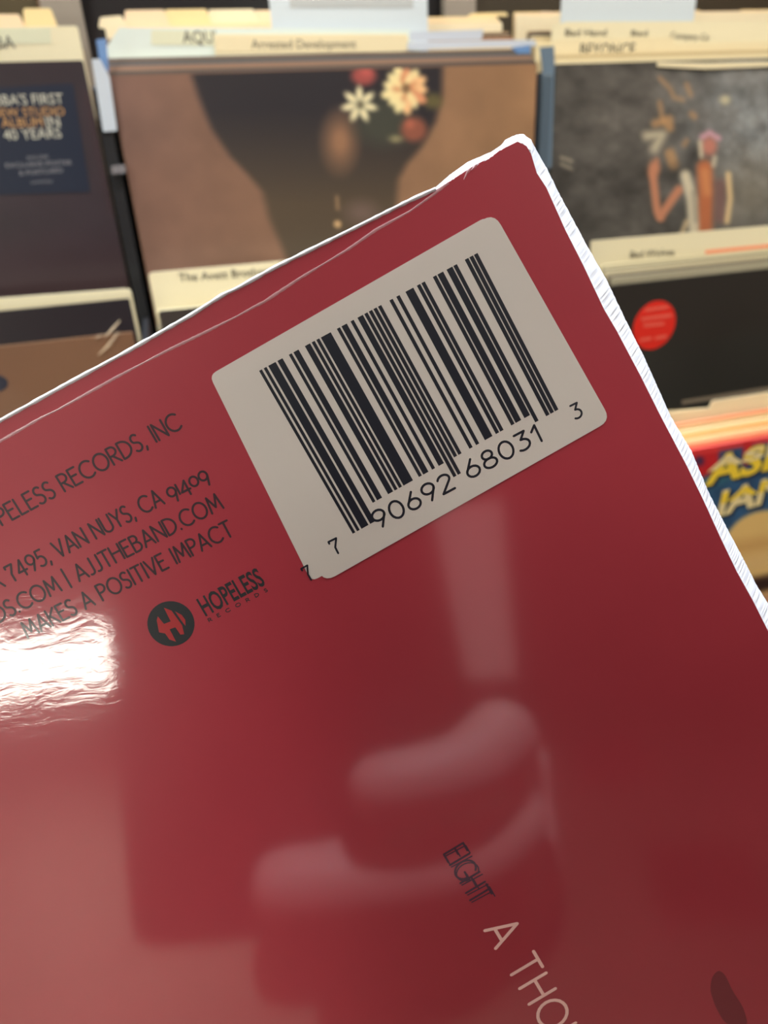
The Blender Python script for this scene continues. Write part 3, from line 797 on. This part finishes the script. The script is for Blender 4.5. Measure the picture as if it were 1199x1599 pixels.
G = {  # glyph: width, strokes; y runs up from the baseline, capitals are 1 high
    'A': (.62, [[(0, 0), (.31, 1), (.62, 0)], [(.12, .3), (.5, .3)]]),
    'B': (.5, [[(0, 0), (0, 1)], [(0, 1), (.2, 1)] + arc(.2, .78, .2, .22, 90, -90, 8) + [(0, .56)], [(.2, .56)] + arc(.22, .28, .26, .28, 90, -90, 8) + [(0, 0)]]),
    'C': (.7, [arc(.42, .5, .42, .5, 48, 312, 16)]),
    'D': (.62, [[(0, 0), (0, 1), (.12, 1)] + arc(.12, .5, .5, .5, 90, -90, 12) + [(0, 0)]]),
    'E': (.44, [[(.42, 1), (0, 1), (0, 0), (.44, 0)], [(0, .56), (.34, .56)]]),
    'G': (.72, [arc(.42, .5, .42, .5, 50, 330, 16) + [(.8, .42), (.5, .42)]]),
    'H': (.56, [[(0, 0), (0, 1)], [(.56, 0), (.56, 1)], [(0, .56), (.56, .56)]]),
    'I': (.04, [[(.02, 0), (.02, 1)]]), '|': (.1, [[(.05, -.1), (.05, 1.15)]]),
    'J': (.3, [[(.3, 1), (.3, .2)] + arc(.12, .2, .18, .2, 0, -120, 6)]),
    'K': (.5, [[(0, 0), (0, 1)], [(.48, 1), (0, .45)], [(.14, .58), (.5, 0)]]),
    'L': (.4, [[(0, 1), (0, 0), (.4, 0)]]),
    'M': (.74, [[(0, 0), (.1, 1), (.37, .25), (.64, 1), (.74, 0)]]),
    'N': (.58, [[(0, 0), (0, 1), (.58, 0), (.58, 1)]]),
    'O': (.8, [arc(.4, .5, .4, .5, 0, 360, 20)]),
    'P': (.46, [[(0, 0), (0, 1), (.2, 1)] + arc(.2, .74, .26, .26, 90, -90, 8) + [(0, .48)]]),
    'R': (.5, [[(0, 0), (0, 1), (.2, 1)] + arc(.2, .74, .26, .26, 90, -90, 8) + [(0, .48)], [(.16, .48), (.5, 0)]]),
    'S': (.42, [arc(.22, .76, .2, .24, 40, 230, 10) + arc(.2, .25, .22, .26, 65, -140, 10)]),
    'T': (.54, [[(0, 1), (.54, 1)], [(.27, 1), (.27, 0)]]),
    'U': (.56, [[(0, 1), (0, .28)] + arc(.28, .28, .28, .28, 180, 360, 10) + [(.56, 1)]]),
    'V': (.58, [[(0, 1), (.29, 0), (.58, 1)]]), 'X': (.55, [[(0, 0), (.55, 1)], [(0, 1), (.55, 0)]]),
    'Y': (.54, [[(0, 1), (.27, .45), (.54, 1)], [(.27, .45), (.27, 0)]]),
    '.': (.06, [[(.03, 0), (.03, .03)]]), ',': (.08, [[(.06, .04), (0, -.16)]]), ' ': (.22, []),
    '0': (.56, [arc(.28, .5, .28, .5, 0, 360, 20)]), '1': (.3, [[(0, .72), (.22, 1), (.22, 0)]]),
    '2': (.52, [arc(.26, .74, .25, .26, 160, -35, 10) + [(0, 0), (.52, 0)]]),
    '3': (.5, [[(.03, 1), (.46, 1), (.2, .62)] + arc(.2, .31, .29, .31, 90, -130, 10)]),
    '4': (.56, [[(.38, 0), (.38, 1), (0, .3), (.56, .3)]]), '5': (.46, [[(.42, 1), (.08, 1), (.04, .56)] + arc(.18, .31, .27, .31, 110, -130, 10)]),
    '6': (.54, [[(.36, 1), (.04, .42)] + arc(.27, .3, .26, .3, 160, 520, 16)]),
    '7': (.48, [[(0, .86), (0, 1), (.48, 1), (.2, .45), (.2, 0)]]),
    '8': (.54, [arc(.27, .27, .27, .27, 0, 360, 16), arc(.27, .76, .21, .24, 0, 360, 14)]),
    '9': (.54, [arc(.27, .7, .26, .3, 0, 360, 16) + [(.5, .6), (.22, 0)]]),
}
OLD = {'o': (.44, [arc(.22, .3, .22, .3, 0, 360, 14)]), 'i': (.04, [[(.02, 0), (.02, .62)]]),
       'f': (.48, [[(.36, -.3), (.36, .62), (0, .02), (.48, .02)]]), 'q': (.44, [arc(.22, .34, .22, .28, 0, 360, 14) + [(.44, .3), (.3, -.3)]])}
G.update(OLD)


def line_of(s, gap=.16):
    x = 0; segs = []
    for ch in s:
        w, st = G[ch]; segs += [[(a + x, b) for a, b in p] for p in st]; x += w + gap
    return segs, x - gap


def write(name, s, p0, p1, caph, th, m, parent, zf=-.03, gap=.16, upv=None, anchor=0.0, xs=None):
    """monoline lettering: baseline from photo pixel p0 to p1 on the sleeve, capitals CAPH mm high; upv = photo pixel of the cap line above p0"""
    segs, w = line_of(s, gap)
    a, b = Vector(L(*p0)), Vector(L(*p1)); e = (b - a) / w
    u = Vector(L(*upv)) - a if upv else Vector((e.y, -e.x)).normalized() * caph
    mp = lambda x, y: tuple(a + e * x + u * y)
    return obj(name, *stroke_mesh(segs, th, zf, mp), m, parent)


# under label first, then the one on top of it
under = rpoly([L(*p) for p in ((327, 586), (760, 338), (900, 686), (486, 908))], 1.0, 4)
over = rpoly([L(*p) for p in ((340, 590), (771, 333), (953, 656), (506, 909))], 1.7, 5)
lb2 = obj('barcode_label', *prism(under, -.07, 0, S), lab, rec); lb1 = obj('barcode_label', *prism(over, -.15, -.072, S), lab, rec)
write('digit', '7', (478, 886), (492, 881), 0, .22, ink, lb2, zf=-.085, upv=(474, 877)) if False else None
segs, w = line_of('7'); a7 = Vector(L(490, 903)); obj('digit', *stroke_mesh(segs, .24, -.16, lambda x, y: (a7.x + (x - .4) * 2.0, a7.y - y * 2.0)), ink, lb1)

LC = {'0': '0001101', '1': '0011001', '2': '0010011', '3': '0111101', '4': '0100011', '5': '0110001', '6': '0101111', '7': '0111011', '8': '0110111', '9': '0001011'}
Lp = ['7', '9', '0', '6', '9', '2']; Rp = ['6', '8', '0', '3', '1', '3']
bits = '101' + ''.join(LC[c] for c in Lp) + '01010' + ''.join(''.join('10'[int(k)] for k in LC[c]) for c in Rp) + '101'
TL, TR, BL, BR = Vector(L(405, 579)), Vector(L(744, 396)), Vector(L(551, 833)), Vector(L(876, 651))
V, Fc = [], []; i = 0
while i < 95:
    if bits[i] == '1':
        j = i
        while j < 95 and bits[j] == '1': j += 1
        lng = i < 10 or i >= 85 or 45 <= i < 50
        bot = 1.0 if (i < 10 or 45 <= i < 50) else (.955 if i >= 85 else .905)
        g = .10 + .19 * (i / 95)
        s0, s1 = (i - g) / 95, (j + g) / 95; k = len(V)
        for s_, t_ in ((s0, 0), (s1, 0), (s1, bot), (s0, bot)):
            p = (TL * (1 - s_) + TR * s_) * (1 - t_) + (BL * (1 - s_) + BR * s_) * t_; V.append(S(p.x, p.y, -.165))
        Fc.append((k, k + 1, k + 2, k + 3)); i = j
    else: i += 1
obj('barcode_bars', V, Fc, ink, lb1)
# tidy number row
write('digits', '90692', (590, 826), (710, 762), 2.35, .33, ink, lb1, zf=-.17, gap=.2)
write('digits', '68031', (733, 748), (848, 687), 2.35, .33, ink, lb1, zf=-.17, gap=.2)
write('digit', '7', (523, 866), (535, 860), 1.95, .28, ink, lb1, zf=-.17)
write('digit', '3', (898, 655), (910, 649), 1.95, .28, ink, lb1, zf=-.17)

# ---------------- printing on the cover
pr = mat('dark_print', (46, 20, 32), .5, coat=.6, coat_rough=.1); prd = mat('teal_black_print', (26, 30, 36), .5, coat=.6, coat_rough=.1)
pale = mat('pale_print', (244, 200, 194), .5, coat=.5); mut = mat('muted_print', (66, 40, 60), .5, coat=.6)
TH = .29


def write_end(name, s, vis, p0, p1, **k):
    """like write, but only the last VIS characters span p0-p1; what stands before them runs on past the frame"""
    wv = line_of(s[-vis:], k.get('gap', .16))[1]; wf = line_of(s, k.get('gap', .16))[1]
    a, b = Vector(L(*p0)), Vector(L(*p1)); e = (b - a) / wv; st = b - e * wf
    segs, w = line_of(s, k.get('gap', .16)); u = Vector((e.y, -e.x)).normalized() * k['caph']
    return obj(name, *stroke_mesh(segs, k['th'], -.03, lambda x, y: tuple(st + e * x + u * y)), k['m'], rec)


write_end('lettering', 'HOPELESS RECORDS, INC', 19, (4, 820), (285, 668), caph=2.2, th=TH, m=pr)
write_end('lettering', 'BOX 7495, VAN NUYS, CA', 17 + 3, (-4, 921), (257, 786), caph=2.15, th=TH, m=pr)
write('lettering', 'qifoq', (266, 779), (327, 748), 2.15, TH, pr, rec, gap=.1)
write_end('lettering', 'RECORDS.COM | AJJTHEBAND.COM', 23, (-2, 972), (349, 793), caph=2.15, th=TH, m=pr)
write('lettering', 'MAKES A POSITIVE IMPACT', (44, 996), (366, 835), 2.15, TH, pr, rec)
lg = Vector(L(267, 974)); RR = 3.1


def ringpoly(c, r, n=40): return [(c.x + r * math.cos(i * 2 * math.pi / n), c.y + r * math.sin(i * 2 * math.pi / n)) for i in range(n)]


logo = obj('round_logo', *prism(ringpoly(lg, RR), -.02, 0, S), prd, rec)
hm = mat('logo_red', (158, 34, 40), .45, coat=.8)
rot = lambda x, y: (lg.x + x, lg.y + y)
hpoly = [[(-1.95, .2), (-1.35, -1.35), (-.95, -1.75), (-.8, -.45), (.15, -.3), (.35, -2.35), (1.0, -1.5), (1.15, .9), (.75, 2.1), (.3, 1.9), (.25, .7), (-.55, .55), (-.7, 2.45), (-1.3, 1.75), (-1.35, .75)],
         [(1.35, -1.2), (1.85, -.3), (1.9, .5), (1.5, 1.2), (1.4, .2)]]
obj('logo_letter', *merge([prism([rot(*p) for p in h], -.04, -.022, S) for h in hpoly]), hm, logo)
obj('logo_marks', *stroke_mesh([[(-.55, -1.5), (-.45, -.75), (-.1, -.75), (0, -1.5)], [(-.25, 1.5), (-.2, 1.1), (.1, 1.1), (.12, 1.6)]], .16, -.05, rot), prd, logo)


def flat_text(name, s, p0, p1, caph, m, parent, zf=-.03, bold=.02):
    v, fc = text2d(s, bold); a, b = Vector(L(*p0)), Vector(L(*p1)); e = b - a; u = Vector((e.y, -e.x)).normalized() * caph
    return obj(name, [S(*(a + e * x + u * y), zf) for x, y in v], fc, m, parent)


flat_text('lettering', 'HOPELESS', (321, 962), (415, 912), 2.55, prd, rec)
write('lettering', 'RECORDS', (327, 971), (418, 923), .45, .12, prd, rec, gap=1.1)
write('lettering', 'EIGHT', (693, 1334), (738, 1413), 0, .32, mut, rec, gap=.14, upv=(723, 1316))
write('lettering', 'EIGHT', (695, 1337), (741, 1416), 0, .2, mut, rec, gap=.14, upv=(727, 1320), zf=-.028)
write('lettering', 'A THOU', (757, 1453), (872, 1645), 0, .5, pale, rec, gap=.22, upv=(799, 1428))
_sm = [L(*p) for p in ((1112, 1524), (1122, 1514), (1132, 1522), (1144, 1548), (1160, 1572), (1168, 1600), (1150, 1606), (1130, 1596), (1116, 1570), (1108, 1545))]
obj('blurred_print', *prism(rpoly(_sm, 1), -.02, 0, S), mat('smudged_print', (116, 36, 48), .5, coat=1, coat_rough=.09), rec)

# ------------------------------------------------------------------ the phone and the hand that holds it (behind the lens; seen as reflections)
def cbox(a0, b0, z0, a1, b1, z1, r=9, k=5):
    return prism(rrect(a0, b0, a1, b1, r, k), z0, z1, lambda a, b, z: cw((a, b, z)))


PX0, PX1, PY0, PY1 = -62, 26, -14, 164
ph = thing('phone', cw((-22, 64, -5)), 'dark phone taking the picture, mirrored faintly in the red film', 'phone')
obj('body', *cbox(PX0, PY0, -11, PX1, PY1, -3), mat('phone_graphite', (30, 28, 32), .35, metal=.3), ph)
obj('screen', *cbox(PX0 + 2, PY0 + 2, -11.6, PX1 - 2, PY1 - 2, -11.05, 8), mat('phone_screen', (14, 14, 18), .1), ph)
obj('camera_bump', *cbox(-26, -13, -3, 12, 26, -1.6, 8), mat('phone_bump', (36, 34, 38), .3), ph)
for a, b in ((0, 0), (-14, 4), (-1, 15)):
    v, f = prism([(a + 6 * math.cos(i * .3927), b + 6 * math.sin(i * .3927)) for i in range(16)], -1.6, -.6, lambda a, b, z: cw((a, b, z)))
    obj('lens', v, f, mat('lens_glass', (10, 12, 20), .05, coat=1), ph)


def skin_mesh(name, verts, edges, radii, m, parent=None, sub=2, root=0):
    me = bpy.data.meshes.new('s'); me.from_pydata([tuple(cw(v)) for v in verts], edges, [])
    o = bpy.data.objects.new('s', me); COL.objects.link(o)
    md = o.modifiers.new('skin', 'SKIN'); md.use_smooth_shade = True
    for i, r in enumerate(radii): me.skin_vertices[0].data[i].radius = (r / 1000, r / 1000)
    me.skin_vertices[0].data[root].use_root = True
    sb = o.modifiers.new('sub', 'SUBSURF'); sb.levels = sb.render_levels = sub
    bpy.context.view_layer.update()
    e = o.evaluated_get(bpy.context.evaluated_depsgraph_get()); mm = e.to_mesh()
    vv = [o.matrix_world @ p.co for p in mm.vertices]; ff = [list(p.vertices) for p in mm.polygons]
    e.to_mesh_clear(); bpy.data.objects.remove(o)
    return obj(name, vv, ff, m, parent, smooth=True)


skin = mat('skin', (240, 198, 188), .5, noise=(40, .05), sss=.15)
hv = [(70, 165, -36), (84, 215, -66)]; hr = [24, 23]; he = [(0, 1)]
fing = [([(60, 118, -22), (54, 96, -4), (40, 101, 10), (20, 103, 11), (2, 105, 10)], [13, 12, 11.5, 11, 9.5]),
        ([(62, 136, -22), (58, 126, 0), (40, 130, 12), (8, 132, 13), (-26, 134, 11)], [13, 13, 13.5, 13, 11]),
        ([(64, 152, -24), (60, 152, -2), (40, 157, 11), (8, 160, 11), (-26, 162, 9)], [13, 13, 13.3, 12.6, 11]),
        ([(66, 166, -26), (62, 176, -8), (42, 182, 4), (16, 186, 5), (-6, 188, 2)], [12, 12, 12, 11, 9.5])]
for P, Rr_ in fing:
    k = len(hv); hv += P; hr += Rr_; he += [(0, k)] + [(k + i, k + i + 1) for i in range(4)]
k = len(hv); hv += [(48, 150, -38), (33, 138, -33), (14, 128, -26), (-2, 122, -22)]; hr += [15, 11, 9, 7.5]; he += [(0, k), (k, k + 1), (k + 1, k + 2), (k + 2, k + 3)]
hand = skin_mesh('hand', hv, he, hr, skin)
tag(hand, 'hand gripping the phone, seen as pale fingers mirrored in the red film', 'hand')
slv = skin_mesh('cuff', [(84, 215, -66), (96, 255, -104), (112, 330, -170), (130, 420, -260)], [(0, 1), (1, 2), (2, 3)], [27, 33, 42, 50], mat('dark_knit', (44, 40, 46), .9), hand)

# ------------------------------------------------------------------ ceiling things, some of them added, that light the shop and show in the film
def refl(x, y, zc=H):
    """where the mirror ray of a photo pixel meets the ceiling"""
    v = np.array([x - CX, y - CY, F]); v /= np.linalg.norm(v); t = (PS @ ns) / (v @ ns); h = v * t; r_ = v - 2 * (v @ ns) * ns
    o = cw(h); d = bdir(RB @ r_); k = (zc - o.z) / d.z
    return o + d * k


pa, pb = refl(205, 958), refl(205, 1058)
print('REFL', pa, pb, refl(0, 985), refl(745, 790), refl(745, 1060), refl(100, 1300), refl(1140, 1230))
lw = 1.75
ceiling_light(pa.x - lw / 2, (pa.y + pb.y) / 2, lw, abs(pa.y - pb.y), 'bright flat ceiling light mirrored in the red film')
ceiling_light(-1.45, -1.0, .45, .7, 'small flat light added over the aisle, nearer the left wall')  # added panel, brightens the red record from the left
ceiling_light(.95, -.95, .3, .45, 'small flat light added over the aisle, above the smoky grey record')  # added panel, fills the darker right side of the red record
ceiling_light(-1.6, .9, .6, 1.2, 'flat light added behind the rack')  # added panel, an unseen source for extra light
qa, qb = refl(745, 770), refl(745, 1060)
qw = (refl(800, 925).x - refl(692, 925).x) * .85
ceiling_light((qa.x + qb.x) / 2 + .03, (qa.y + qb.y) / 2, qw, abs(qa.y - qb.y), 'added dim glowing panel mirrored as a pale band in the red film', m=mat('pale_band_glow', (255, 226, 222), .5, emit=1.0))  # added glowing panel in place of the photographer's pale reflection
for y0, y1, c, nm in ((700, 770, (206, 132, 84), 'amber'), (960, 1010, (150, 92, 62), 'brown')):  # beams added for the warm bands mirrored in the film
    ya, yb2 = refl(1050, y0).y, refl(1050, y1).y
    tag(obj('added_trim_' + ('1' if nm == 'amber' else '2'), *boxw(.6, min(ya, yb2), H - .06, X1, max(ya, yb2), H), mat(nm + '_beam_wood', c, .6, noise=(6, .2))), kind='structure')


def reflw(x, y):
    v = np.array([x - CX, y - CY, F]); v /= np.linalg.norm(v); t = (PS @ ns) / (v @ ns); r_ = v - 2 * (v @ ns) * ns
    o = cw(v * t); d = bdir(RB @ r_); k = (Y0 + .03 - o.y) / d.y
    return o + d * k


for (x0, y0, x1, y1), c, nm in (((1105, 1190, 1230, 1275), (226, 220, 222), 'pale grey'), ((900, 1150, 1010, 1230), (176, 96, 70), 'terracotta'), ((1020, 1320, 1180, 1440), (120, 92, 70), 'brown')):  # posters added to vary what the film reflects
    a, b = reflw(x0, (y0 + y1) / 2), reflw(x1, (y0 + y1) / 2); c0_, c1_ = reflw((x0 + x1) / 2, y0), reflw((x0 + x1) / 2, y1)
    tag(obj('wall_poster', *boxw(min(a.x, b.x), Y0, min(c0_.z, c1_.z), max(a.x, b.x), Y0 + .02, max(c0_.z, c1_.z)), mat(nm.replace(' ', '_') + '_poster', c, .6)), nm + ' poster added on the back wall for the film reflections', 'poster')
for i, (loc, aim, p, c, size) in enumerate(SPOTS):
    d = (Vector(aim) - Vector(loc)).normalized(); q = d.to_track_quat('Z', 'Y').to_matrix()
    t = thing('track_spotlight', Vector(loc), ('warm spotlight over the maroon record', 'plain spotlight over the brown record', 'amber spotlight over the smoky grey record', 'added cool spotlight on the film edges of the red record')[i], 'light')
    v, f = [], []
    for z, r in ((-.16, .03), (-.14, .045), (-.02, .055), (.02, .055)):
        v += [Vector(loc) + q @ Vector((r * math.cos(k * .3927), r * math.sin(k * .3927), z - .0)) for k in range(16)]
    for j in range(3): f += [(j * 16 + k, j * 16 + (k + 1) % 16, j * 16 + 16 + (k + 1) % 16, j * 16 + 16 + k) for k in range(16)]
    f.append(tuple(range(16)))
    obj('lamp_housing', [p_ - d * .1 for p_ in v], f, mat('lamp_black', (30, 30, 32), .5), t)
    obj('stem', *boxw(loc[0] - .01, loc[1] - .01, loc[2] + .1, loc[0] + .01, loc[1] + .01, H), MATS['lamp_black'], t)
